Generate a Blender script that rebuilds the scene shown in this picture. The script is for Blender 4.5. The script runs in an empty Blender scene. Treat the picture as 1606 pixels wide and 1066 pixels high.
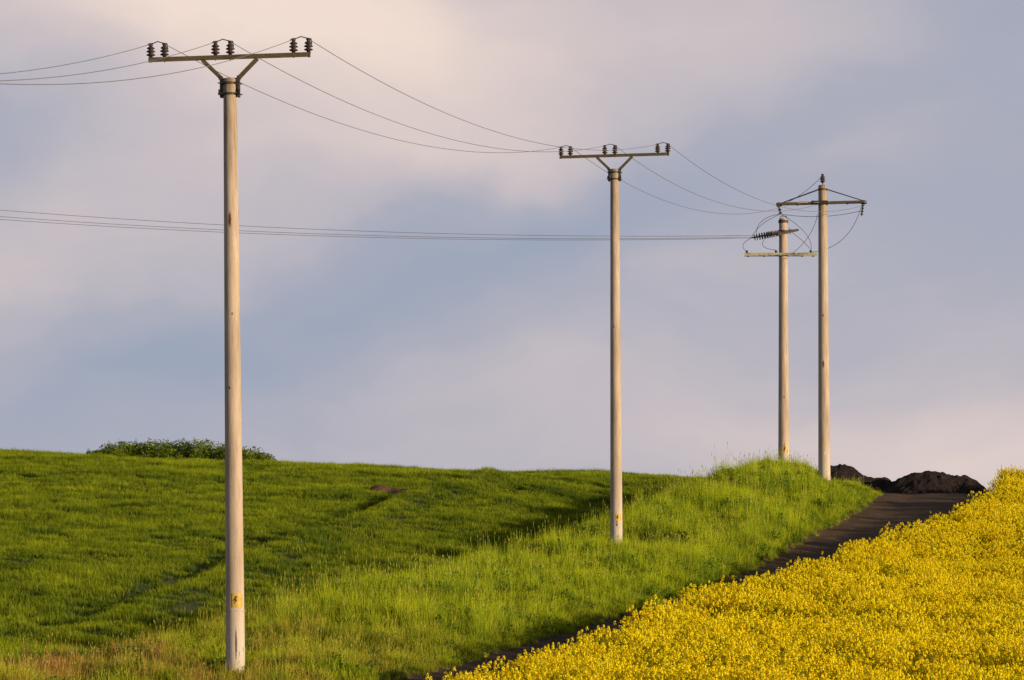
import bpy, math, random
import numpy as np
from mathutils import Vector
random.seed(7); rng=np.random.default_rng(7)
scene=bpy.context.scene
scene.view_settings.view_transform='Standard'
try: scene.view_settings.look='None'
except Exception: pass
COL=scene.collection

# ------------------------------------------------------------------ terrain
def lattice(ix,iy,seed):
    v=np.sin(ix*127.1+iy*311.7+seed*74.7)*43758.5453
    return v-np.floor(v)
def vnoise(x,y,s,seed=0):
    x=np.asarray(x,float)/s; y=np.asarray(y,float)/s
    ix=np.floor(x); iy=np.floor(y); fx=x-ix; fy=y-iy
    fx=fx*fx*(3-2*fx); fy=fy*fy*(3-2*fy)
    a=lattice(ix,iy,seed); b=lattice(ix+1,iy,seed); c=lattice(ix,iy+1,seed); d=lattice(ix+1,iy+1,seed)
    return (a*(1-fx)+b*fx)*(1-fy)+(c*(1-fx)+d*fx)*fy-0.5
def smooth(t):
    t=np.clip(t,0,1); return t*t*(3-2*t)
def road_w(D):
    D=np.asarray(D,float); return 2.85+.95*smooth((98-D)/26)+1.6*smooth((D-104)/32)
def x_road(D):  return np.interp(D,[20,140,146,150,155,160,170,230],[-14.18,11.14,12.25,12.85,13.35,13.85,15.2,24])
def x_crest(D): return np.interp(D,[20,60,76,81,86,94,104,110,119,135,150,158,170,200,230],[-17,-10,-7.1,-6.1,-5.2,-3.5,-1.6,-.1,2.2,5.8,8.9,9.9,11.5,15,20])
FAR=[230,300,500,1200,4000]; FARZ=[6.2,2.0,-9,-30,-80]
def prof(D,ds,zs):
    return np.interp(D,[-4000,-200,0,40]+ds+FAR,[-40,-6,-1.8,-1.6]+zs+FARZ)
def z_road(D): return prof(D,[55,67,79,92,110,120,131.6,149,153,158,170,200],[-1.1,-.45,.4,1.38,2.7,3.75,5.1,7.1,7.42,7.58,7.6,7.2])
def z_crest(D): return prof(D,[55,67,76,81,86,94,104,110,119,135,150,158,170,180,200],[-1.0,-.25,.55,.88,1.28,1.95,2.8,3.38,4.15,6.3,7.93,8.55,8.5,8.4,8.1])
def z_field(D): return prof(D,[55,60,70,76,85,100,120,140,155,165,172,180,190,205],[-1.1,-.8,-.1,.42,1.25,2.75,4.75,6.85,8.45,9.45,9.95,10.25,10.2,9.4])
def x_gully(D): return -9.9+.135*(D-99)+.5*vnoise(D,D*0,9,3)
def terrain(x,D):
    x=np.asarray(x,float); D=np.asarray(D,float)
    xr=x_road(D); xc=x_crest(D); zr=z_road(D); zc=z_crest(D); W=road_w(D)
    near=smooth((D-40)/30)*(1-smooth((D-200)/30))
    zf=z_field(D)-.036*np.clip(x+20,-15,34)*near
    zf=zf-.55*np.exp(-((x-xc+4.6)/3.4)**2)*smooth((D-84)/10)*(1-smooth((D-158)/12))
    left=zf+(zc-zf)*smooth(1-(xc-x)/2.8)
    fa=np.clip((xr-x)/np.maximum(xr-xc,.5),0,1)**.60
    fb=.88*np.clip((xr-x)/2.6,0,1)**1.15+.12*np.clip((xr-x)/np.maximum(xr-xc,.5),0,1)
    k=smooth((D-136)/12)
    mid=zr+(zc-zr)*(fa*(1-k)+fb*k)
    mid=mid-.75*smooth((D-150.5)/4)*smooth((x-10.7)/1.0)*np.clip((xr-x)/.8,0,1)
    right=zr-.12*smooth((x-xr-W)/1.0)
    z=np.where(x<xc,left,np.where(x<xr,mid,right))
    fade=near*(1-smooth(np.abs(x)/60-.5))
    isroad=smooth((x-xr+.4)/.4)*(1-smooth((x-xr-W)/.4))
    n=.30*vnoise(x*1.25-D*.35,D,7,1)+.13*vnoise(x,D,2.6,2)+.07*vnoise(x,D,1.1,5)
    z=z+n*fade*(1-.85*isroad)
    xg=x_gully(D); gm=smooth((D-90)/14)*(1-smooth((D-158)/8))*(.55+.45*smooth((D-112)/20))
    z=z-.34*gm*np.exp(-((x-xg)/.45)**2)+.40*gm*np.exp(-((x-xg-.9)/.6)**2)
    xg2=xg-7.5
    z=z-.16*gm*np.exp(-((x-xg2)/.4)**2)+.16*gm*np.exp(-((x-xg2-.8)/.5)**2)
    return z
def T(x,D): return float(terrain(x,D))

# ------------------------------------------------------------------ helpers
def new_mat(name):
    m=bpy.data.materials.new(name); m.use_nodes=True
    nt=m.node_tree; nt.nodes.clear()
    out=nt.nodes.new('ShaderNodeOutputMaterial')
    return m,nt,out
def mixc(nt,a,b,f):
    m=nt.nodes.new('ShaderNodeMix'); m.data_type='RGBA'
    for s,v in ((0,f),(6,a),(7,b)):
        if hasattr(v,'is_output'): nt.links.new(v,m.inputs[s])
        elif s==0: m.inputs[0].default_value=v
        else: m.inputs[s].default_value=(*v,1)
    return m.outputs[2]
def maprange(nt,v,a,b,c=0,d=1):
    m=nt.nodes.new('ShaderNodeMapRange'); m.inputs[1].default_value=a; m.inputs[2].default_value=b
    m.inputs[3].default_value=c; m.inputs[4].default_value=d
    nt.links.new(v,m.inputs[0]); return m.outputs[0]
def math_(nt,op,a,b=None):
    m=nt.nodes.new('ShaderNodeMath'); m.operation=op
    for i,v in enumerate((a,b)):
        if v is None: continue
        if hasattr(v,'is_output'): nt.links.new(v,m.inputs[i])
        else: m.inputs[i].default_value=v
    return m.outputs[0]
def noise(nt,vec,scale,detail=3,rough=.5,mapping=None,rot=0):
    if mapping is not None:
        mp=nt.nodes.new('ShaderNodeMapping'); mp.inputs['Scale'].default_value=mapping; mp.inputs['Rotation'].default_value=(0,0,rot)
        nt.links.new(vec,mp.inputs[0]); vec=mp.outputs[0]
    n=nt.nodes.new('ShaderNodeTexNoise'); n.inputs['Scale'].default_value=scale
    n.inputs['Detail'].default_value=detail; n.inputs['Roughness'].default_value=rough
    nt.links.new(vec,n.inputs['Vector']); return n.outputs['Fac']
def pos(nt): return nt.nodes.new('ShaderNodeNewGeometry').outputs['Position']
def principled(nt,out,color,rough=.8,metal=0,bump=None,bstr=.3,bdist=.02,spec=.3):
    p=nt.nodes.new('ShaderNodeBsdfPrincipled')
    if hasattr(color,'is_output'): nt.links.new(color,p.inputs['Base Color'])
    else: p.inputs['Base Color'].default_value=(*color,1)
    p.inputs['Roughness'].default_value=rough; p.inputs['Metallic'].default_value=metal
    p.inputs['Specular IOR Level'].default_value=spec
    if bump is not None:
        b=nt.nodes.new('ShaderNodeBump'); b.inputs['Strength'].default_value=bstr; b.inputs['Distance'].default_value=bdist
        nt.links.new(bump,b.inputs['Height']); nt.links.new(b.outputs[0],p.inputs['Normal'])
    nt.links.new(p.outputs[0],out.inputs[0]); return p

def mesh_obj(name,verts,faces,mats=(),parent=None,smoothf=False,link=True,midx=None,**props):
    me=bpy.data.meshes.new(name); me.from_pydata([tuple(map(float,v)) for v in verts],[],[tuple(map(int,f)) for f in faces])
    for m in mats: me.materials.append(m)
    if midx is not None: me.polygons.foreach_set('material_index',np.array(midx,dtype=np.int32))
    if smoothf: me.polygons.foreach_set('use_smooth',[True]*len(me.polygons))
    me.update()
    o=bpy.data.objects.new(name,me)
    if link: COL.objects.link(o)
    if parent: o.parent=parent
    for k,v in props.items(): o[k]=v
    return o
class Geo:
    def __init__(s): s.v=[];s.f=[];s.m=[]
    def add(s,v,f,m=0):
        b=len(s.v); s.v+=[tuple(p) for p in v]; s.f+=[tuple(i+b for i in q) for q in f]; s.m+=[m]*len(f)
    def box(s,p,q,m=0):
        (x0,y0,z0),(x1,y1,z1)=p,q
        s.add([(x0,y0,z0),(x1,y0,z0),(x1,y1,z0),(x0,y1,z0),(x0,y0,z1),(x1,y0,z1),(x1,y1,z1),(x0,y1,z1)],
              [(0,3,2,1),(4,5,6,7),(0,1,5,4),(1,2,6,5),(2,3,7,6),(3,0,4,7)],m)
    def beam(s,a,b,w,h,m=0,up=(0,0,1)):
        a=Vector(a);b=Vector(b);d=(b-a).normalized();up=Vector(up)
        if abs(d.dot(up))>.95: up=Vector((0,1,0))
        sx=d.cross(up).normalized()*w/2; sy=sx.cross(d).normalized()*h/2
        vs=[]
        for p in (a,b): vs+=[p-sx-sy,p+sx-sy,p+sx+sy,p-sx+sy]
        s.add(vs,[(0,1,2,3),(7,6,5,4),(0,4,5,1),(1,5,6,2),(2,6,7,3),(3,7,4,0)],m)
    def tube(s,pts,r,n=6,m=0,cap=True):
        pts=[Vector(p) for p in pts]; rs=r if hasattr(r,'__len__') else [r]*len(pts); vs=[];fs=[]
        for i,p in enumerate(pts):
            d=(pts[min(i+1,len(pts)-1)]-pts[max(i-1,0)]).normalized()
            up=Vector((0,0,1)) if abs(d.z)<.9 else Vector((0,1,0))
            a=d.cross(up).normalized(); b=a.cross(d)
            for k in range(n):
                t=2*math.pi*k/n; vs.append(p+(a*math.cos(t)+b*math.sin(t))*rs[i])
        for i in range(len(pts)-1):
            for k in range(n):
                fs.append((i*n+k,(i+1)*n+k,(i+1)*n+(k+1)%n,i*n+(k+1)%n))
        if cap: fs+=[tuple(range(n)),tuple(reversed(range((len(pts)-1)*n,len(pts)*n)))]
        s.add(vs,fs,m)
    def lathe(s,prof,o=(0,0,0),axis='z',n=14,m=0):
        vs=[]
        for r,h in prof:
            for k in range(n):
                t=2*math.pi*k/n; a,b=r*math.cos(t),r*math.sin(t)
                vs.append((o[0]+a,o[1]+b,o[2]+h) if axis=='z' else (o[0]+h,o[1]+a,o[2]+b))
        fs=[]
        for i in range(len(prof)-1):
            for k in range(n): fs.append((i*n+k,i*n+(k+1)%n,(i+1)*n+(k+1)%n,(i+1)*n+k))
        fs+=[tuple(reversed(range(n))),tuple(range((len(prof)-1)*n,len(prof)*n))]
        s.add(vs,fs,m)
    def obj(s,name,mats,parent=None,smoothf=False,**k):
        return mesh_obj(name,s.v,s.f,mats,parent,smoothf,midx=s.m,**k)

# ------------------------------------------------------------------ materials
def mat_ground():
    m,nt,out=new_mat('ground_soil_and_turf'); p=pos(nt)
    n1=noise(nt,p,.35,4,.6); n2=noise(nt,p,9,4,.7)
    c=mixc(nt,(.030,.045,.010),(.055,.075,.016),maprange(nt,n1,.35,.65))
    c=mixc(nt,c,(.05,.035,.018),maprange(nt,n2,.5,.75,0,.7))
    principled(nt,out,c,.95,bump=n2,bstr=.8,bdist=.06); return m
def mat_road():
    m,nt,out=new_mat('dirt_track'); p=pos(nt)
    n1=noise(nt,p,1.2,5,.6); n2=noise(nt,p,22,4,.75)
    c=mixc(nt,(.090,.048,.025),(.155,.088,.046),maprange(nt,n1,.35,.7))
    c=mixc(nt,c,(.22,.14,.08),maprange(nt,n2,.58,.75,0,.5))
    principled(nt,out,c,.95,bump=n2,bstr=1,bdist=.06); return m
def leafmat(name,dark,light,third=None,nscale=.5,trans=.35,rand=.5,height=None,thirdmask=None,rough=.6):
    m,nt,out=new_mat(name); p=pos(nt)
    n1=noise(nt,p,nscale,5,.65); oi=nt.nodes.new('ShaderNodeObjectInfo').outputs['Random']
    f=math_(nt,'ADD',maprange(nt,n1,.36,.64,0,1-rand),math_(nt,'MULTIPLY',oi,rand))
    c=mixc(nt,dark,light,f)
    if third is not None:
        if thirdmask: t=thirdmask(nt,p)
        else: t=maprange(nt,noise(nt,p,nscale*.6,3,.6,mapping=(1,1,1)),.52,.68,0,.8)
        t=math_(nt,'MULTIPLY',t,maprange(nt,oi,0,1,.4,1))
        c=mixc(nt,c,third,t)
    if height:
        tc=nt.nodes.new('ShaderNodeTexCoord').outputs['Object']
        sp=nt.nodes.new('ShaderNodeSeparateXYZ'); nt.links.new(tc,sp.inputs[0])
        c=mixc(nt,(dark[0]*.3,dark[1]*.35,dark[2]*.5),c,maprange(nt,sp.outputs[2],0,height,0,1))  # shade at the foot of the blades, put into the leaf colour
    d=nt.nodes.new('ShaderNodeBsdfPrincipled'); d.inputs['Roughness'].default_value=rough; d.inputs['Specular IOR Level'].default_value=.2
    nt.links.new(c,d.inputs['Base Color'])
    t=nt.nodes.new('ShaderNodeBsdfTranslucent'); nt.links.new(c,t.inputs['Color'])
    ms=nt.nodes.new('ShaderNodeMixShader'); ms.inputs[0].default_value=trans
    nt.links.new(d.outputs[0],ms.inputs[1]); nt.links.new(t.outputs[0],ms.inputs[2]); nt.links.new(ms.outputs[0],out.inputs[0])
    return m
def mask_near(nt,p):
    sp=nt.nodes.new('ShaderNodeSeparateXYZ'); nt.links.new(p,sp.inputs[0])
    a=math_(nt,'MULTIPLY',maprange(nt,sp.outputs[1],74,94,1.4,.22),maprange(nt,sp.outputs[0],-7,-2,1,.45))
    return math_(nt,'MULTIPLY',a,maprange(nt,noise(nt,p,.55,4,.6),.40,.58))
M_ground=mat_ground(); M_road=mat_road()
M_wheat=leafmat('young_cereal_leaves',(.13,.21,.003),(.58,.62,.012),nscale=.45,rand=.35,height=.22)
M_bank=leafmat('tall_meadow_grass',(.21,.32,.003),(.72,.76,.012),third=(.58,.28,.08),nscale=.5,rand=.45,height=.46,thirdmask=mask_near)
M_seed=leafmat('grass_seed_heads',(.40,.36,.06),(.55,.49,.09),nscale=.6,rand=.5)
M_weed=leafmat('weed_leaves',(.04,.10,.006),(.13,.25,.015),nscale=.6,rand=.5)
M_petal=leafmat('rapeseed_petals',(.90,.645,.002),(1.0,.84,.005),nscale=.8,rand=.55,trans=.25,rough=.75)
M_bud=leafmat('rapeseed_buds',(.42,.46,.02),(.58,.56,.03),nscale=.8,rand=.5)
M_stem=leafmat('rapeseed_stems',(.10,.16,.010),(.22,.29,.018),nscale=.8,rand=.5)
M_bush=leafmat('shrub_leaves',(.08,.13,.006),(.27,.32,.014),nscale=1.5,rand=.2)
M_darkbush=leafmat('dark_shrub_leaves',(.015,.028,.008),(.05,.07,.016),nscale=2,rand=.2)

def mat_concrete(spot=None,seed=0):
    m,nt,out=new_mat('weathered_concrete')
    tc=nt.nodes.new('ShaderNodeTexCoord').outputs['Object']
    n1=noise(nt,tc,2.2,5,.6,mapping=(2.5,2.5,.35)); n2=noise(nt,tc,30,4,.7); n3=noise(nt,tc,9,4,.65,mapping=(2,2,.12))
    c=mixc(nt,(.42,.31,.23),(.61,.465,.36),maprange(nt,n1,.35,.65))
    c=mixc(nt,c,(.24,.17,.12),maprange(nt,n3,.52,.70,0,.65))
    c=mixc(nt,c,(.19,.14,.10),maprange(nt,n2,.58,.8,0,.6))
    sp=nt.nodes.new('ShaderNodeSeparateXYZ'); nt.links.new(tc,sp.inputs[0])
    c=mixc(nt,c,(.62,.54,.47),math_(nt,'MULTIPLY',maprange(nt,sp.outputs[2],0.2,1.5,.8,0),maprange(nt,n3,.4,.55)))
    c=mixc(nt,c,(.21,.145,.10),math_(nt,'MULTIPLY',maprange(nt,sp.outputs[2],8.4,10.4,0,.7),maprange(nt,n3,.38,.58)))
    if spot is not None:
        for (sx,sz,rx,rz,col) in spot:
            a=math_(nt,'DIVIDE',math_(nt,'SUBTRACT',sp.outputs[0],sx),rx)
            b=math_(nt,'DIVIDE',math_(nt,'SUBTRACT',sp.outputs[2],sz),rz)
            d=math_(nt,'ADD',math_(nt,'MULTIPLY',a,a),math_(nt,'MULTIPLY',b,b))
            d=math_(nt,'ADD',d,maprange(nt,n2,.3,.7,-.4,.4))
            c=mixc(nt,c,col,maprange(nt,d,.3,1.2,1,0))
    principled(nt,out,c,.9,bump=n2,bstr=.4,bdist=.01,spec=.2); return m
def mat_steel(name,a,b,rust=(.12,.05,.02),rough=.6,metal=.3):
    m,nt,out=new_mat(name); tc=nt.nodes.new('ShaderNodeTexCoord').outputs['Object']
    n1=noise(nt,tc,6,5,.65); n2=noise(nt,tc,25,3,.6)
    c=mixc(nt,a,b,maprange(nt,n2,.35,.65)); c=mixc(nt,c,rust,maprange(nt,n1,.5,.68,0,.8))
    principled(nt,out,c,rough,metal,bump=n2,bstr=.2,bdist=.004); return m
def mat_plain(name,c,rough=.6,metal=0,var=.25,wear=None):
    m,nt,out=new_mat(name); tc=nt.nodes.new('ShaderNodeTexCoord').outputs['Object']
    n1=noise(nt,tc,14,4,.6); cc=mixc(nt,c,tuple(x*(1-var) for x in c),maprange(nt,n1,.35,.65))
    if wear: cc=mixc(nt,cc,wear,maprange(nt,noise(nt,tc,22,5,.7),.50,.60,0,.85))
    principled(nt,out,cc,rough,metal); return m
M_steel=mat_steel('weathered_galvanised_steel',(.12,.09,.05),(.19,.145,.08))
M_darksteel=mat_steel('dark_bracket_steel',(.05,.045,.035),(.09,.075,.05))
M_palearm=mat_steel('pale_galvanised_steel',(.40,.37,.24),(.54,.50,.33),rust=(.20,.12,.05))
M_ins=mat_plain('brown_glazed_porcelain',(.055,.038,.034),.3)
M_poly=mat_plain('dark_polymer_insulator',(.022,.020,.020),.55)
M_wire=mat_plain('aluminium_conductor',(.24,.21,.22),.6,.2)
M_blackwire=mat_plain('dark_jumper_wire',(.10,.09,.09),.5,.2)
M_yellow=mat_plain('yellow_sign_enamel',(.66,.40,.02),.5,wear=(.52,.38,.20))
M_white=mat_plain('worn_white_paint',(.55,.47,.39),.7,wear=(.42,.33,.24))
M_black=mat_plain('black_sign_paint',(.03,.025,.02),.6)

# ------------------------------------------------------------------ ground & road
xs=np.unique(np.concatenate([-np.geomspace(45,4000,22),np.arange(-45,45.01,.33),np.geomspace(45,4000,22)]))
ys=np.unique(np.concatenate([-np.geomspace(20,4000,16),np.arange(-20,50,4.),np.arange(50,215,.4),np.geomspace(215,4000,34)]))
X,Y=np.meshgrid(xs,ys); Z=terrain(X,Y)
nx,ny=len(xs),len(ys)
verts=np.stack([X.ravel(),Y.ravel(),Z.ravel()],1)
idx=np.arange(nx*ny).reshape(ny,nx)
faces=np.stack([idx[:-1,:-1].ravel(),idx[:-1,1:].ravel(),idx[1:,1:].ravel(),idx[1:,:-1].ravel()],1)
g=mesh_obj('ground',verts,faces,[M_ground],smoothf=True,kind='structure',label='rolling farmland hillside of soil and green turf',category='ground')
rd=np.arange(48,176,.4); rt=np.linspace(0,1,23); V=[];Fc=[]
for D in rd:
    xr=float(x_road(D)); Wd=float(road_w(D))
    for t in rt:
        e=.12*float(vnoise(D,t*0,1.3,9)) if t in (0,1) else 0
        x=xr-.12+t*(Wd+.4)+e
        rut=-.05*math.exp(-((t-.25)/.09)**2)-.05*math.exp(-((t-.75)/.09)**2)
        V.append((x,D,T(x,D)+.07+rut))
k=len(rt)
for i in range(len(rd)-1):
    for j in range(k-1): Fc.append((i*k+j,i*k+j+1,(i+1)*k+j+1,(i+1)*k+j))
mesh_obj('dirt_road',V,Fc,[M_road],smoothf=True,kind='structure',label='narrow dark dirt farm track climbing over the hill',category='road')

# ------------------------------------------------------------------ vegetation prototypes
def blades(G,n,R,h0,h1,w,lean,m=0,cx=0,cy=0,droop=.25,dome=0):
    for _ in range(n):
        q=random.random(); r=R*math.sqrt(q); a=random.random()*6.283; x=cx+r*math.cos(a); y=cy+r*math.sin(a)
        h=random.uniform(h0,h1)*(1-dome*q); la=random.random()*6.283; l=lean*random.random()*h
        dx,dy=math.cos(la)*l,math.sin(la)*l
        fa=random.random()*3.1416; wx,wy=math.cos(fa)*w/2,math.sin(fa)*w/2
        zt=h*(1-droop*random.random())
        G.add([(x-wx,y-wy,-.05),(x+wx,y+wy,-.05),(x+dx*.35+wx*.8,y+dy*.35+wy*.8,h*.55),(x+dx*.35-wx*.8,y+dy*.35-wy*.8,h*.55),(x+dx,y+dy,zt)],
              [(0,1,2,3),(3,2,4)],m)
def stems(G,n,R,h0,h1,m_stem,m_head):
    for _ in range(n):
        r=R*math.sqrt(random.random()); a=random.random()*6.283; x=r*math.cos(a); y=r*math.sin(a)
        h=random.uniform(h0,h1); dx=random.uniform(-.08,.08); dy=random.uniform(-.08,.08)
        G.add([(x-.003,y,0),(x+.003,y,0),(x+dx+.002,y+dy,h),(x+dx-.002,y+dy,h)],[(0,1,2,3)],m_stem)
        for q in range(2):
            t=random.random()*3.14; w=random.uniform(.005,.010); z=h-.02+q*.03
            G.add([(x+dx-w*math.cos(t),y+dy-w*math.sin(t),z),(x+dx,y+dy,z-.03),(x+dx+w*math.cos(t),y+dy+w*math.sin(t),z),(x+dx,y+dy,z+.05)],[(0,1,2,3)],m_head)
def leafs(G,n,c,R,size,m=0,flat=1.0):
    for _ in range(n):
        d=Vector((random.gauss(0,1),random.gauss(0,1),random.gauss(0,1))).normalized()*random.random()**.45
        p=Vector((c[0]+d.x*R[0],c[1]+d.y*R[1],c[2]+d.z*R[2]))
        u=Vector((random.gauss(0,1),random.gauss(0,1),random.gauss(0,.6))).normalized()
        w=u.cross(Vector((random.gauss(0,1),random.gauss(0,1),random.gauss(0,1)))).normalized()
        s=size*random.uniform(.6,1.3)
        G.add([p-u*s*.5,p+w*s*.28,p+u*s*.5,p-w*s*.28],[(0,1,2,3)],m)
def protocol(name,objs):
    c=bpy.data.collections.new(name)
    for o in objs: c.objects.link(o)
    return c
def proto(name,G,mats): 
    return mesh_obj(name,G.v,G.f,mats,midx=G.m,link=False)
wheat=[]
for i in range(4):
    G=Geo(); blades(G,85,.36,.18,.30,.011,.8,dome=.4); wheat.append(proto('cereal_tuft_%d'%i,G,[M_wheat]))
bank=[]
for i in range(6):
    G=Geo(); blades(G,95,.25,.34,.78,.009,.36,dome=.45)
    if i%3==0: stems(G,3,.25,.55,.85,0,1)
    if i==5:
        for q in range(3): leafs(G,40,(random.uniform(-.2,.2),random.uniform(-.2,.2),.25),(.16,.16,.2),.07,2)
    bank.append(proto('grass_tuft_%d'%i,G,[M_bank,M_seed,M_weed]))
def head(G,x,y,z,R=.045,H=.075,n=16):
    for _ in range(n):
        a=random.random()*6.283; t=random.random(); r=R*(1-.5*t)*random.uniform(.6,1)
        p=Vector((x+r*math.cos(a),y+r*math.sin(a),z-H*.6+H*t))
        nrm=Vector((math.cos(a),math.sin(a),random.uniform(.0,.9))).normalized()
        u=nrm.cross(Vector((random.gauss(0,1),random.gauss(0,1),random.gauss(0,1)))).normalized(); w=nrm.cross(u)
        s=random.uniform(.0085,.0125)
        G.add([p-u*s-w*s*.5,p+u*s*.5-w*s,p+u*s+w*s*.5,p-u*s*.5+w*s],[(0,1,2,3)],0)
    G.lathe([(.006,0),(.008,.008),(.004,.016)],(x,y,z+H*.2),n=4,m=1)
rape=[]
for i in range(5):
    G=Geo()
    for s in range(18):
        r=.34*math.sqrt(random.random()); a=random.random()*6.283; x=r*math.cos(a); y=r*math.sin(a)
        h=random.gauss(.92,.075)
        x2=x+random.uniform(-.05,.05); y2=y+random.uniform(-.05,.05)
        G.add([(x-.005,y,0),(x+.005,y,0),(x2+.002,y2,h),(x2-.002,y2,h)],[(0,1,2,3)],2)
        G.add([(x,y-.005,0),(x,y+.005,0),(x2,y2+.002,h),(x2,y2-.002,h)],[(0,1,2,3)],2)
        head(G,x2,y2,h,.034,.065,20)
        for b in range(random.choice((2,2,3))):
            aa=random.random()*6.283; rr=random.uniform(.06,.13); hb=h-random.uniform(.04,.26)
            xb,yb=x2+rr*math.cos(aa),y2+rr*math.sin(aa)
            G.add([(x2-.004,y2,hb-.18),(x2+.004,y2,hb-.18),(xb,yb,hb)],[(0,1,2)],2)
            head(G,xb,yb,hb,.027,.05,13)
    leafs(G,34,(0,0,.46),(.34,.34,.30),.10,2)
    rape.append(proto('rapeseed_plant_%d'%i,G,[M_petal,M_bud,M_stem]))

def scatter(name,pts,scl,protos,mat,**props):
    n=len(pts)
    me=bpy.data.meshes.new(name); me.vertices.add(n); me.vertices.foreach_set('co',np.asarray(pts,dtype=np.float32).ravel())
    def attr(nm,ty,data,f='value'):
        a=me.attributes.new(nm,ty,'POINT'); a.data.foreach_set(f,data)
    rot=np.zeros((n,3),np.float32); rot[:,2]=rng.random(n)*6.283; rot[:,:2]=rng.normal(0,.07,(n,2))
    attr('inst_rot','FLOAT_VECTOR',rot.ravel(),'vector')
    s=np.asarray(scl,np.float32)
    if s.ndim==1: s=np.stack([s,s,s],1)
    attr('inst_scale','FLOAT_VECTOR',s.astype(np.float32).ravel(),'vector')
    attr('inst_pick','INT',rng.integers(0,len(protos),n).astype(np.int32))
    me.materials.append(mat)
    o=bpy.data.objects.new(name,me); COL.objects.link(o)
    ng=bpy.data.node_groups.new(name+'_scatter','GeometryNodeTree')
    ng.interface.new_socket('Geometry',in_out='INPUT',socket_type='NodeSocketGeometry')
    ng.interface.new_socket('Geometry',in_out='OUTPUT',socket_type='NodeSocketGeometry')
    gi=ng.nodes.new('NodeGroupInput'); go=ng.nodes.new('NodeGroupOutput')
    ci=ng.nodes.new('GeometryNodeCollectionInfo'); ci.inputs['Collection'].default_value=protocol(name+'_plants',protos)
    ci.inputs['Separate Children'].default_value=True; ci.inputs['Reset Children'].default_value=True
    ip=ng.nodes.new('GeometryNodeInstanceOnPoints'); ip.inputs['Pick Instance'].default_value=True
    def na(nm,ty):
        a=ng.nodes.new('GeometryNodeInputNamedAttribute'); a.data_type=ty; a.inputs['Name'].default_value=nm
        return [q for q in a.outputs if q.enabled and q.name=='Attribute'][0]
    L=ng.links.new
    L(gi.outputs[0],ip.inputs['Points']); L(ci.outputs[0],ip.inputs['Instance'])
    L(na('inst_pick','INT'),ip.inputs['Instance Index']); L(na('inst_rot','FLOAT_VECTOR'),ip.inputs['Rotation'])
    L(na('inst_scale','FLOAT_VECTOR'),ip.inputs['Scale']); L(ip.outputs[0],go.inputs[0])
    md=o.modifiers.new('plants','NODES'); md.node_group=ng
    for k,v in props.items(): o[k]=v
    return o
def sample(dens,D0,D1,lo,hi):
    Dl=np.arange(D0,D1,.5); w=np.array([max(hi(d)-lo(d),0) for d in Dl]); n=int((w.sum()*.5)*dens)
    i=rng.choice(len(Dl),n,p=w/w.sum()); D=Dl[i]+rng.random(n)*.5
    l=np.array([lo(d) for d in D]); h=np.array([hi(d) for d in D]); x=l+(h-l)*rng.random(n)
    return x,D
viewL=lambda D:-.12*D-4.
viewR=lambda D:.12*D+4.
PILES=[(15.95,161,2.35,2.2),(13.15,162.5,2.1,1.9)]
def notpile(x,D):
    k=np.ones(len(x),bool)
    for (px,py,rx,ry) in PILES: k&=np.hypot((x-px)/(rx+.1),(D-py)/(ry+.3))>1
    return k&~((D>152.5)&(x>11.3))
POLES=[(-4.92,76),(2.91,119),(10.97,150),(10.05,158)]
def nearpole(x,D):
    k=np.ones(len(x))
    for (px,py) in POLES:
        lo=.35 if py==150 else .5
        d=np.hypot(x-px,(D-py+.9)/2.4); k=np.minimum(k,np.clip(lo+(1-lo)*(d-.4)/1.0,lo,1))
    return k*(1-.45*smooth((D-141)/6)*smooth((x-10.2)/1.0))
def field_right(D): return float(x_crest(D))-1.5-float(np.interp(D,[70,73,77,82],[9,6,1.5,0]))
x,D=sample(9.5,70,188,viewL,lambda d:min(field_right(d),viewR(d)))
gm=smooth((D-90)/14)*(1-smooth((D-158)/8)); dg=np.abs(x-x_gully(D))
bare=((np.hypot((x+4.3)/1.0,(D-149.4)/2.6)<1)|(np.hypot((x+2.75)/.42,(D-150.2)/2.2)<1))
keep=(rng.random(len(x))>gm*.8*np.exp(-(dg/.4)**2))&~bare
x,D,gm,dg=x[keep],D[keep],gm[keep],dg[keep]
s=.88+.6*vnoise(x,D,2.2,21)+.7*vnoise(x,D,.8,22)+rng.normal(0,.16,len(x)); s=np.clip(s,.3,1.9)*(1-.5*gm*np.exp(-(dg/.45)**2))
scatter('cereal_crop',np.stack([x,D,terrain(x,D)],1),np.stack([np.ones_like(s),np.ones_like(s),s],1),wheat,M_wheat,
   kind='stuff',label='dense young green cereal crop covering the hillside field',category='crop')
x,D=sample(12.5,62,176,lambda d:max(field_right(d)-.3,viewL(d)),lambda d:float(x_road(d))-.1)
kk=notpile(x,D); x,D=x[kk],D[kk]
s=.85+.9*vnoise(x,D,3.0,31)+1.0*vnoise(x,D,1.0,32)+rng.normal(0,.18,len(x))
s=np.clip(s,.35,1.8)*np.clip(.4+(x_road(D)-x)/1.4,.4,1)*nearpole(x,D)*np.where(D<84,.75,1)
scatter('tall_grass',np.stack([x,D,terrain(x,D)],1),np.stack([np.ones_like(s),np.ones_like(s),s],1),bank,M_bank,
   kind='stuff',label='tall unmown yellow-green grass on the roadside bank',category='grass')
redge=lambda d:float(x_road(d))+float(road_w(d))+.15
x,D=sample(6.5,58,172,redge,lambda d:max(viewR(d),redge(d)+4))
s=.96+.26*vnoise(x,D,2.5,41)+.32*vnoise(x,D,.9,42)+rng.normal(0,.05,len(x))
kk=np.hypot((x-15.95)/2.4,(D-161)/2.5)>1; x,D,s=x[kk],D[kk],s[kk]
s*=1-.12*smooth((D-140)/8)*(1-smooth((x-redge(150))/2))
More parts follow.
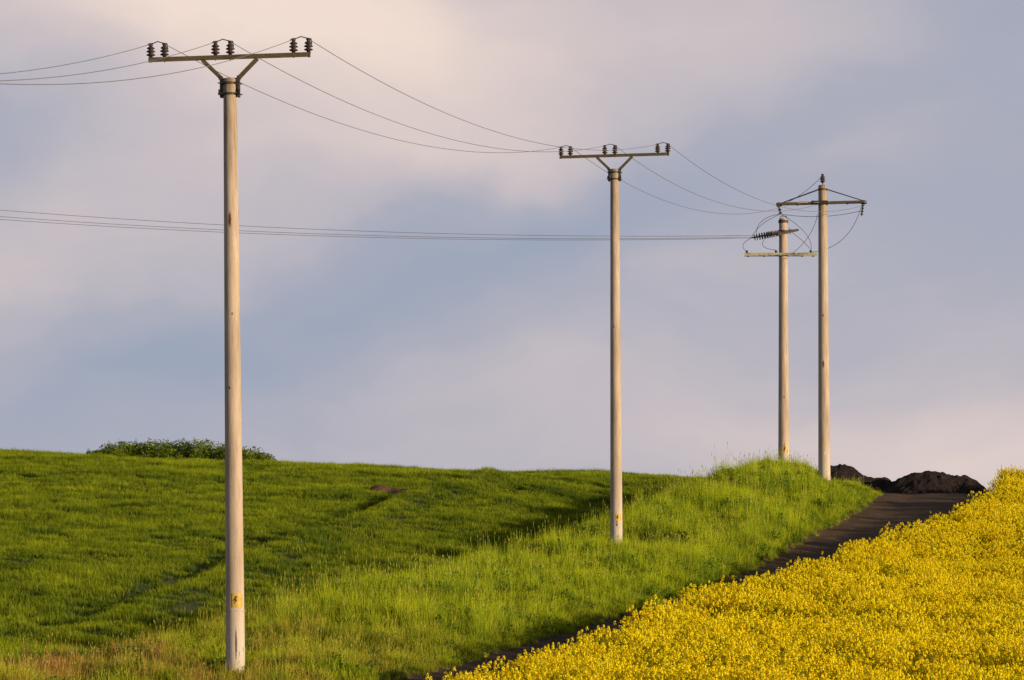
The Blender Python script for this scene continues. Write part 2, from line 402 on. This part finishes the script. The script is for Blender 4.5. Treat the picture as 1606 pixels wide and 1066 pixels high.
scatter('rapeseed_crop',np.stack([x,D,terrain(x,D)],1),s,rape,M_petal,
   kind='stuff',label='blooming bright yellow rapeseed crop beside the dirt track',category='crop')
x,D=sample(10,60,152,lambda d:float(x_road(d))-.5,lambda d:float(x_road(d))+.15)
scatter('verge_grass',np.stack([x,D,terrain(x,D)],1),.25+.25*rng.random(len(x)),bank[:3],M_bank,kind='stuff',label='short grass fringe along the edge of the track',category='grass')

# ------------------------------------------------------------------ shrubs, piles, twigs
def shrub(name,x,D,parts,mat,size,label,twigs=6):
    base=(x,D,T(x,D))
    e=bpy.data.objects.new(name,None); COL.objects.link(e); e.location=base; e['label']=label; e['category']='bush'
    G=Geo(); B=Geo(); prev=None
    for (cx,cy,rx,rz,n) in parts:
        zb=T(x+cx,D+cy)-base[2]
        leafs(G,n,(cx,cy,zb+rz*.5),(rx,.9*rx,rz*.62),size)
        c=(cx,cy,zb+.05)
        if prev: B.tube([prev,c],.014,4)
        prev=c
        for q in range(twigs):
            a=random.random()*6.28; r=rx*.8*random.random()
            tip=(cx+r*math.cos(a),cy+r*math.sin(a),zb+rz*random.uniform(.8,1.15))
            B.tube([(cx,cy,zb+.02),((cx+tip[0])/2+.03,(cy+tip[1])/2,zb+rz*.5),tip],[.012,.008,.003],4)
            leafs(G,10,tip,(.10,.10,.10),size)
    G.obj('foliage',[mat],e); B.obj('branches',[M_stem],e)
parts=[]
for i in range(40):
    cx=-3.5+7.3*i/39+random.uniform(-.12,.12); h=.90-.00050*abs(i-20)**2.28+random.uniform(-.13,.11)
    parts.append((cx,random.uniform(-.6,.6),random.uniform(.35,.55),max(h,.25),700))
shrub('low_shrub',-13.8,176.5,parts,M_bush,.085,'long low green shrub thicket on the crest of the field',1)
shrub('low_shrub',4.35,118.5,[(0,0,.45,.60,420),(.45,.2,.35,.70,240),(-.4,.1,.3,.45,200)],M_darkbush,.07,'small dark scraggly bush growing among bank grass',9)
shrub('low_shrub',6.9,152,[(0,0,.25,.35,200),(.5,0,.2,.3,120)],M_darkbush,.07,'tiny dark bush at the top of the grassy bank',5)
def twig(x,D,s,label):
    e=Geo()
    for q in range(7):
        a=random.uniform(-.9,.9); L=s*random.uniform(.5,1)
        p=[(0,0,-.05)]
        for t in (.35,.7,1): p.append((math.sin(a)*L*t+random.uniform(-.03,.03),random.uniform(-.1,.1),math.cos(a)*L*t))
        e.tube(p,[.014,.011,.008,.004],4)
        e.tube([p[2],(p[2][0]+random.uniform(-.2,.2),p[2][1],p[2][2]+.15*s)],[.006,.003],4)
    o=e.obj('dead_twigs',[mat_plain('dry_reddish_twig',(.20,.08,.05),.8)],label=label,category='dead plant'); o.location=(x,D,T(x,D))
twig(-8.45,75,1.0,'dry reddish bare twigs sticking out of roadside grass')
twig(-6.3,73.6,.8,'dry reddish bare twigs sticking out of roadside grass')
m,nt,out=new_mat('bare_brown_soil'); p=pos(nt); n2=noise(nt,p,8,4,.7)
principled(nt,out,mixc(nt,(.09,.045,.024),(.21,.105,.055),n2),.95,bump=n2,bstr=1,bdist=.1); M_soil=m
m,nt,out=new_mat('dark_road_millings'); p=pos(nt); n1=noise(nt,p,2.5,4,.6); n2=noise(nt,p,14,5,.75)
c=mixc(nt,(.016,.010,.009),(.052,.031,.026),maprange(nt,n2,.35,.7)); c=mixc(nt,c,(.095,.05,.032),maprange(nt,n1,.50,.68,0,.6))
principled(nt,out,c,.9,bump=n2,bstr=1,bdist=.2); M_mill=m
def pile(name,x,D,rx,ry,h,mat,label,cat,seed,peaks,rough=1.0):
    V=[];Fc=[];n=84
    z0=T(x,D)
    for j in range(n+1):
        for i in range(n+1):
            a=(i/n*2-1)*1.15; b=(j/n*2-1)*1.15; r=math.hypot(a,b)
            hh=0
            for (px,py,pr,ph) in peaks:
                q=math.hypot(a-px,b-py)/pr; hh=max(hh,ph*max(0,1-q**2.2)) 
            lx,ly=a*rx,b*ry
            e=1-min(1,max(0,(r-.75)/.4))
            nn=.12*float(vnoise(lx,ly,.9,seed))+.12*float(vnoise(lx,ly,.28,seed+1))+.10*float(vnoise(lx,ly,.13,seed+2))
            V.append((lx,ly,T(x+lx,D+ly)-z0+h*hh*1.0+rough*nn*e*min(1,h)*min(1,hh*3+.2)-.04-(.2 if r>1.1 else 0)))
    for j in range(n):
        for i in range(n):
            k0=j*(n+1)+i; Fc.append((k0,k0+1,k0+n+2,k0+n+1))
    o=mesh_obj(name,V,Fc,[mat],smoothf=False,label=label,category=cat); o.location=(x,D,z0); return o
pile('gravel_pile',15.95,161,2.35,2.1,1.12,M_mill,'broad dark heap of road millings at the track end','gravel pile',51,[(-.1,0,.9,1.0),(.25,0,.75,.92)])
pile('gravel_pile',13.0,162.5,2.0,1.7,1.78,M_mill,'smaller dark heap of road millings beside grassy bank','gravel pile',61,[(-.15,0,.9,1.0),(.30,0,.65,.70)])
pile('soil_heap',-4.3,151,1.0,1.5,.25,M_soil,'flat streak of bare reddish brown soil in crop','soil',71,[(-.35,0,.55,1),(.1,.1,.6,.7),(.5,0,.45,.6)])
pile('soil_heap',-2.75,151.5,.34,.9,.30,M_soil,'small brown clod of soil in the crop','soil',75,[(0,0,1,1)])

# ------------------------------------------------------------------ poles
POLE_H=10.4
def shaft(parent,H,rb,rt,mat):
    G=Geo(); prof=[(rb,-.9)]
    for i in range(25):
        t=i/24; prof.append((rb+(rt-rb)*t,H*t))
    prof.insert(-1,(rt+.002,H-.03)); prof[-1]=(rt-.015,H)
    G.lathe(prof,n=40); o=G.obj('pole_shaft',[mat],parent,True)
    for p in o.data.polygons:
        if len(p.vertices)>4: p.use_smooth=False
    return o
INS=[(.012,-.10),(.012,0),(.035,.0),(.04,.03),(.085,.045),(.088,.06),(.045,.085),(.042,.10),(.088,.115),(.088,.13),(.045,.155),(.042,.165),(.078,.18),(.076,.195),(.036,.225),(.032,.24),(.045,.25),(.045,.275),(.025,.29)]
def insulator(parent,x,y,z,ry=0):
    G=Geo(); G.lathe([(r*.92,h*.88) for r,h in INS],n=14); o=G.obj('insulator',[M_ins],parent,True); o.location=(x,y,z); return o
def ring(parent,r,z0,z1,mat,name='clamp'):
    G=Geo(); G.lathe([(r-.004,z0),(r,z0),(r,z1),(r-.004,z1)],n=28); return G.obj(name,[mat],parent)
def sign(parent,rb,z0,z1,ang,half):
    def patch(G,r,a0,a1,za,zb,m,n=10):
        vs=[];fs=[]
        for i in range(n+1):
            a=a0+(a1-a0)*i/n
            vs+=[(r*math.cos(a),r*math.sin(a),za),(r*math.cos(a),r*math.sin(a),zb)]
        for i in range(n): fs.append((2*i,2*i+2,2*i+3,2*i+1))
        G.add(vs,fs,m)
    G=Geo(); patch(G,rb+.004,ang-half,ang+half,z0,z1,0)
    zc=(z0+z1)/2; h=(z1-z0)*.30; r=rb+.008
    def pt(u,v): a=ang-half*.45+u*.8; return (r*math.cos(a),r*math.sin(a),zc+v)
    bolt=[(.02,h),(-.28,-.1*h),(-.02,-.06*h),(-.16,-h),(.30,.2*h),(.04,.16*h),(.26,h)]
    G.add([pt(*bolt[0]),pt(*bolt[1]),pt(*bolt[2]),pt(*bolt[5]),pt(*bolt[6])],[(0,1,2,3,4)],1)
    G.add([pt(*bolt[2]),pt(*bolt[3]),pt(*bolt[4]),pt(*bolt[5])],[(0,1,2,3)],1)
    return G.obj('warning_sign',[M_yellow,M_black,M_white],parent)
PAIRS=[(-1.44,-1.19),(-.26,.01),(1.16,1.43)]
def hpole(x,D,z,lean,yaw,label,spots,signz,ws,sh,shalf):
    e=bpy.data.objects.new('utility_pole',None); COL.objects.link(e)
    e.location=(x,D,z); e.rotation_euler=(0,math.radians(lean),math.radians(yaw))
    e['label']=label; e['category']='utility pole'; e['group']='concrete utility poles along the farm track'
    H=POLE_H; shaft(e,H,.172,.118,mat_concrete(spots))
    za=H+.33
    G=Geo()
    G.box((-1.47*ws,-.045,za),(1.47*ws,-.035,za+.085)); G.box((-1.47*ws,-.035,za+.075),(1.47*ws,.045,za+.085))
    for sx in (-1.44,-1.19,-.26,.01,1.16,1.43): G.lathe([(.018,-.06),(.018,.0)],(sx*ws,.0,za+.072),n=6)
    G.box((-1.475*ws,-.05,za-.01),(-1.45*ws,-.046,za+.09)); G.box((1.45*ws,-.05,za-.01),(1.475*ws,-.046,za+.09))
    G.obj('crossarm',[M_steel],e)
    for sgn in (-1,1):
        B=Geo(); B.beam((sgn*.15,-.02,H+.0),(sgn*.50,-.02,za+.01),.05,.05); B.beam((sgn*.15,.02,H+.0),(sgn*.50,.02,za+.01),.03,.07)
        B.obj('brace',[M_steel],e)
        C=Geo()
        C.box((sgn*.155-.02,-.055,H-.34),(sgn*.155+.02,.055,H+.04))
        C.box((sgn*.15-.05,-.03,H-.02),(sgn*.15+.05,.03,H+.005))
        C.box((sgn*.185-.012,-.08,H-.30),(sgn*.185+.012,-.05,H-.20)); C.obj('clamp_bracket',[M_darksteel],e)
    for zz in (-.09,-.28):
        ring(e,.140,H+zz-.02,H+zz+.02,M_darksteel)
        for yy in (-.10,.10):
            C=Geo(); C.tube([(-.2,yy,H+zz),(.2,yy,H+zz)],.012,6); C.obj('clamp_bolt',[M_darksteel],e)
    zi=za+.085
    for a,b in PAIRS:
        a*=ws;b*=ws
        insulator(e,a,0,zi); insulator(e,b,0,zi)
        J=Geo(); J.tube([(a-.06,0,zi+.225),(a-.03,0,zi+.25),(a+.05,0,zi+.255),((a+b)/2,0,zi+.285),(b-.03,0,zi+.255),(b+.05,0,zi+.24),(b+.06,0,zi+.19)],.010,5)
        J.tube([(b+.05,0,zi+.23),(b+.06,0,zi+.10)],.009,5)
        J.obj('jumper_wire',[M_darksteel],e)
    sign(e,.168,signz,signz+sh,math.radians(-68-yaw),shalf)
    ring(e,.1735,signz-.07,signz-.045,M_white,'painted_band')
    return e,zi+.24
rust=(.15,.05,.02)
P1,w1=hpole(-4.92,76,.68,-.55,-9,'tall grey concrete pole with triple-pair insulator crossarm, rust spotted',[(.0,7.87,.03,.14,rust),(.05,.35,.02,.30,(.12,.09,.07)),(-.03,4.9,.02,.03,(.1,.08,.06)),(.03,6.2,.015,.03,(.1,.08,.06))],1.0,1.0,.25,.60)
P2,w2=hpole(2.91,119,4.42,-.30,-11,'concrete pole with triple-pair insulator crossarm standing in bank grass',[(.04,.55,.03,.10,rust),(-.02,6.0,.02,.05,(.2,.14,.1))],.62,1.05,.19,.5)
def plainpole(x,D,z,H,rb,rt,lean,yaw,label,spots):
    e=bpy.data.objects.new('utility_pole',None); COL.objects.link(e)
    e.location=(x,D,z); e.rotation_euler=(0,math.radians(lean),math.radians(yaw))
    e['label']=label; e['category']='utility pole'; e['group']='concrete utility poles along the farm track'
    shaft(e,H,rb,rt,mat_concrete(spots)); return e
zb4=min(T(10.97,150)-.05,7.9); H4=(1100-291)*150/6700-zb4
P4=plainpole(10.97,150,zb4,H4,.215,.150,-.35,-10,'concrete pole with braced crossarm and top pin insulator',[(.0,H4*.40,.04,.14,rust),(.05,1.4,.03,.09,(.5,.4,.1)),(.05,1.05,.04,.09,(.6,.56,.5)),(0,H4*.56,.03,.05,(.15,.1,.08))])
za4=H4-.66
G=Geo(); 
for yy in (-.17,.17):
    G.box((-1.58,yy-.03,za4),(1.5,yy-.02,za4+.07)); G.box((-1.58,yy-.02,za4+.06),(1.5,yy+.03,za4+.07))
for sx in (-1.5,-.9,.85,1.42): G.box((sx-.03,-.2,za4-.012),(sx+.03,.2,za4-.002))
G.obj('crossarm',[M_steel],P4)
for sgn in (-1,1):
    for yy in (-.1,.1):
        B=Geo(); B.tube([(sgn*.15,yy,H4-.15),(sgn*1.42,yy*.5,za4+.08)],.013,6); B.obj('stay_rod',[M_darksteel],P4)
ring(P4,.166,H4-.18,H4-.12,M_darksteel); ring(P4,.178,za4-.03,za4+.11,M_darksteel)
C=Geo(); C.box((-.20,-.215,za4-.02),(.2,-.205,za4+.10)); C.obj('clamp_bracket',[M_darksteel],P4)
I=Geo(); I.lathe([(r*1.15,h*1.1) for r,h in INS],n=14); o=I.obj('insulator',[M_ins],P4,True); o.location=(0,0,H4+.08)
W=Geo(); W.box((-.86,-.21,za4+.03),(-.5,-.205,za4+.09)); W.obj('marker_plate',[M_white],P4)
def strain(parent,a,b,rad=.075,mat=None,n=7,tag='strain_insulator'):
    a=Vector(a);b=Vector(b);L=(b-a).length
    prof=[(.015,0),(.02,L*.1)]
    for i in range(n):
        c=L*(.14+.72*i/max(n-1,1)); prof+=[(.028,c-.02),(rad,c-.003),(rad,c+.008),(.028,c+.02)]
    prof+=[(.02,L*.92),(.015,L)]
    G=Geo(); G.lathe(prof,n=12); o=G.obj(tag,[mat or M_poly],parent,True)
    o.location=a; o.rotation_mode='QUATERNION'; o.rotation_quaternion=(b-a).to_track_quat('Z','Y'); return o
strain(P4,(-1.55,-.05,za4+.0),(-1.50,.1,za4-.30),.07,M_ins,3)
strain(P4,(1.42,0,za4-.02),(1.36,.02,za4-.45),.06,M_ins,4)
strain(P4,(-.15,-.3,za4+.02),(-.3,-.75,za4-.02),.07,M_ins,3)
for sx in (-1.54,1.44):
    K=Geo(); K.lathe([(.09,-.02),(.11,.02),(.10,.10),(.03,.12)],(sx,0,za4-.02),n=10); K.obj('end_fitting',[M_ins],P4)

zb3=min(T(10.05,158)-.05,8.5); H3=(1100-343)*158/6700-zb3
P3=plainpole(10.05,158,zb3,H3,.205,.155,-.1,0,'shorter concrete pole with strain insulators and pale lower crossarm',[(.0,H3*.3,.03,.05,(.2,.14,.1))])
zl=(1100-402)*158/6700-zb3
G=Geo(); 
for yy in (-.18,.18): G.box((-1.43,yy-.03,zl),(1.24,yy-.02,zl+.10)); G.box((-1.43,yy-.02,zl+.09),(1.24,yy+.035,zl+.10))
for sx in (-1.3,-.7,.7,1.1): G.box((sx-.03,-.22,zl-.012),(sx+.03,.22,zl-.002))
G.obj('lower_crossarm',[M_palearm],P3)
zu=(1100-364)*158/6700-zb3
G=Geo(); G.beam((-.62,-1.3,zu-.22),(.42,1.3,zu+.18),.10,.10); G.beam((-.3,-1.3,zu-.24),(.62,1.3,zu+.21),.08,.08)
G.box((-.5,-.9,zu-.17),(-.1,-.84,zu-.11)); G.box((.0,.84,zu+.10),(.5,.9,zu+.15)); G.obj('upper_crossarm',[M_darksteel],P3)
S=[((-.38,-1.15,zu-.19),(-1.25,-1.2,zu-.36)),((-.05,0,zu-.02),(-1.00,-.05,zu-.20)),((.45,1.15,zu+.17),(-.48,1.2,zu-.0))]
for a,b in S: strain(P3,a,b,.125,n=8)
for zz in (zu,zl+.03,H3-.12): ring(P3,.185,zz-.05,zz+.05,M_darksteel)
C=Geo(); C.tube([(-.12,-.1,H3-.02),(-.12,-.1,H3+.07),(.12,-.1,H3+.07),(.12,-.1,H3-.02)],.015,5)
C.obj('lifting_loop',[M_darksteel],P3)
for sx in (-1.36,-.28,1.0):
    K=Geo(); K.lathe([(.03,0),(.05,.03),(.05,.07),(.02,.09)],n=8); o=K.obj('insulator',[M_ins],P3,True); o.location=(sx,-.18,zl+.10)
G=Geo(); r=.215; a0=math.radians(-80); zs=(1100-709)*158/6700-zb3
G.add([(r*math.cos(a0+u),r*math.sin(a0+u),zs+z) for u,z in ((-.7,.0),(0,.0),(.7,.0),(0,.36))],[(0,1,3),(1,2,3)],0)
r=.22
G.add([(r*math.cos(a0+u),r*math.sin(a0+u),zs+z) for u,z in ((-.12,.06),(.1,.14),(.05,.24),(-.1,.14))],[(0,1,2,3)],1)
G.obj('warning_sign',[M_yellow,M_black],P3)

# ------------------------------------------------------------------ wires
bpy.context.view_layer.update()
def loc(P,x,y,z): return P.matrix_world@Vector((x,y,z))
def wire(a,b,sag,label,r=.007,mat=None,n=44,name='power_line_wire',bow=(0,0,0)):
    a=Vector(a);b=Vector(b);pts=[]
    for i in range(n+1):
        t=i/n; p=a.lerp(b,t); q=4*t*(1-t); p=p+Vector(bow)*q; p.z-=sag*q; pts.append(p)
    G=Geo(); G.tube([p-a for p in pts],r,5); o=G.obj(name,[mat or M_wire],None,True,label=label,category='power line'); o.location=a
    o['group']='overhead power line wires'; return o
P0=[(-15.3,33.8,8.5),(-14.1,33.3,8.29),(-12.9,32.9,8.1)]
for k,(a,b) in enumerate(PAIRS):
    a2=a*1.05; b2=b*1.05
    wire(loc(P1,a,0,w1),P0[k],[1.78,1.82,1.86][k],'thin grey conductor sagging down from a concrete pole crossarm',.006)
    wire(loc(P1,b,0,w1),loc(P2,a2,0,w2),[.80,.82,.82][k],'thin sagging conductor strung between two concrete crossarm poles',.0065)
ends=[loc(P4,-1.50,-.1,za4-.1),loc(P4,-.1,-.4,za4-.05),loc(P4,1.40,-.1,za4-.1)]
for k,(a,b) in enumerate(PAIRS):
    wire(loc(P2,b*1.05,0,w2),ends[k],.85,'thin sagging conductor running to the braced concrete pole',.0075)
st=[loc(P3,*b) for a,b in S]
for k in range(3):
    wire(st[k],(-60,154+1.2*k,23.2+[.05,.35,.9][k]),2.02,'long nearly level conductor crossing above the green field',.0085,n=70)
jl='dark jumper wire looping between two neighbouring concrete poles'
def jump(a,b,sag,bow=(0,0,0)): wire(a,b,sag,jl,.009,M_blackwire,24,'jumper_wire',bow)
jump(st[0],loc(P4,-1.5,.1,za4-.3),.05,(-.15,0,.1))
jump(st[0],loc(P3,-1.36,-.18,zl+.15),.0,(-.22,0,0))
jump(st[1],loc(P4,-1.5,.1,za4-.3),.0,(-.25,0,.15))
jump(st[2],loc(P3,-.28,-.18,zl+.2),.0,(-.35,0,-.1))
jump(loc(P4,0,-.15,H4+.3),loc(P4,-1.5,.1,za4),.12)
jump(loc(P4,-1.5,.1,za4-.3),loc(P4,1.4,.1,za4-.25),.15)
jump(loc(P4,-.2,.1,za4-.35),loc(P3,.35,-.18,zl+.1),.0,(.15,0,-.05))
jump(loc(P4,-1.5,.1,za4-.3),loc(P3,1.0,-.18,zl+.12),.1,(.35,0,.1))
jump(loc(P4,1.36,.02,za4-.1),loc(P3,1.0,-.18,zl+.12),.35,(.25,0,0))
jump(loc(P3,.40,1.15,zu+.1),loc(P3,1.0,-.18,zl+.12),.1,(.2,0,0))

# ------------------------------------------------------------------ sky, sun, camera
EL=math.radians(8.4); AZ=math.radians(58)
w=bpy.data.worlds.new('World'); scene.world=w; w.use_nodes=True; nt=w.node_tree; nt.nodes.clear()
out=nt.nodes.new('ShaderNodeOutputWorld')
sky=nt.nodes.new('ShaderNodeTexSky'); sky.sky_type='NISHITA'; sky.sun_disc=False
sky.sun_elevation=EL; sky.sun_rotation=math.pi-AZ; sky.altitude=300
bg1=nt.nodes.new('ShaderNodeBackground'); bg1.inputs[1].default_value=.07; nt.links.new(sky.outputs[0],bg1.inputs[0])
tc=nt.nodes.new('ShaderNodeTexCoord').outputs['Generated']
sp=nt.nodes.new('ShaderNodeSeparateXYZ'); nt.links.new(tc,sp.inputs[0])
cb=nt.nodes.new('ShaderNodeCombineXYZ')
nt.links.new(math_(nt,'MULTIPLY',sp.outputs[0],8.34),cb.inputs[0]); nt.links.new(math_(nt,'MULTIPLY',sp.outputs[2],8.34),cb.inputs[1]); nt.links.new(sp.outputs[1],cb.inputs[2])
nz=nt.nodes.new('ShaderNodeTexNoise'); nz.inputs['Scale'].default_value=1.9; nz.inputs['Detail'].default_value=5; nt.links.new(cb.outputs[0],nz.inputs['Vector'])
v1=nt.nodes.new('ShaderNodeVectorMath'); v1.operation='SUBTRACT'; nt.links.new(nz.outputs['Color'],v1.inputs[0]); v1.inputs[1].default_value=(.5,.5,.5)
v2=nt.nodes.new('ShaderNodeVectorMath'); v2.operation='MULTIPLY_ADD'; nt.links.new(v1.outputs[0],v2.inputs[0]); v2.inputs[1].default_value=(.45,.35,0); nt.links.new(cb.outputs[0],v2.inputs[2])
P=v2.outputs[0]
blobs=[(350,0,430,140,0,.40),(640,120,380,140,-14,.31),(1150,60,300,130,0,.17),(160,330,520,110,24,.15),(140,590,330,80,20,-.12),
 (700,430,520,70,22,-.24),(1560,160,260,260,0,-.12),(1020,320,300,80,25,-.10),(1480,560,400,90,8,.15),(1600,720,320,90,0,.36),(1100,700,420,70,0,.12),(900,600,240,60,0,.07),(350,490,420,35,24,-.10),(760,250,330,50,0,.10),(1250,260,250,40,18,.08)]
acc=None
for (u,v,ru,rv,ang,wt) in blobs:
    mp=nt.nodes.new('ShaderNodeMapping'); mp.vector_type='TEXTURE'
    mp.inputs['Location'].default_value=((u-803)/803,(1100-v)/803,0); mp.inputs['Rotation'].default_value=(0,0,math.radians(ang))
    mp.inputs['Scale'].default_value=(ru/803,rv/803,1e6); nt.links.new(P,mp.inputs[0])
    ln=nt.nodes.new('ShaderNodeVectorMath'); ln.operation='LENGTH'; nt.links.new(mp.outputs[0],ln.inputs[0])
    d2=math_(nt,'MULTIPLY',ln.outputs['Value'],ln.outputs['Value']); gsn=math_(nt,'POWER',2.718,math_(nt,'MULTIPLY',d2,-1.0))
    t=math_(nt,'MULTIPLY',gsn,wt); acc=t if acc is None else math_(nt,'ADD',acc,t)
soft=noise(nt,P,1.8,6,.55,mapping=(.8,1.5,1)); acc=math_(nt,'ADD',acc,math_(nt,'MULTIPLY',math_(nt,'SUBTRACT',soft,.5),.30))
streak=noise(nt,P,2.2,5,.5,mapping=(.55,2.4,1),rot=math.radians(-24)); acc=math_(nt,'ADD',acc,math_(nt,'MULTIPLY',math_(nt,'SUBTRACT',streak,.5),.30))
acc=math_(nt,'ADD',acc,.45)
cr=nt.nodes.new('ShaderNodeValToRGB'); nt.links.new(acc,cr.inputs[0]); el=cr.color_ramp.elements
el[0].position=.05; el[0].color=(.29,.365,.50,1); el[1].position=1; el[1].color=(.92,.75,.66,1)
for p_,c_ in ((.42,(.43,.435,.525)),(.70,(.66,.57,.58))):
    q=el.new(p_); q.color=(*c_,1)
bg2=nt.nodes.new('ShaderNodeBackground'); bg2.inputs[1].default_value=1.0; nt.links.new(cr.outputs[0],bg2.inputs[0])
mx=nt.nodes.new('ShaderNodeMixShader')
# the cloud bank sits low in the sky and thins out overhead
nt.links.new(maprange(nt,sp.outputs[2],.18,.5,.94,.08),mx.inputs[0])
nt.links.new(bg1.outputs[0],mx.inputs[1]); nt.links.new(bg2.outputs[0],mx.inputs[2]); nt.links.new(mx.outputs[0],out.inputs[0])

ld=bpy.data.lights.new('sun','SUN'); ld.energy=5.0; ld.angle=math.radians(.5); ld.color=(1,.82,.54)
so=bpy.data.objects.new('sun',ld); COL.objects.link(so)
tosun=Vector((math.sin(AZ)*math.cos(EL),-math.cos(AZ)*math.cos(EL),math.sin(EL)))
so.rotation_mode='QUATERNION'; so.rotation_quaternion=tosun.to_track_quat('Z','Y')

cd=bpy.data.cameras.new('camera'); cam=bpy.data.objects.new('camera',cd); COL.objects.link(cam)
cd.sensor_width=36; cd.lens=6700/1606*36; cd.clip_start=.5; cd.clip_end=9000
cd.shift_y=(1100-533)/1606
cam.location=(0,0,0); cam.rotation_euler=(math.pi/2,0,0)
scene.camera=cam
print('zs',T(-4.92,76),T(2.91,119),T(10.97,150),T(10.05,158))
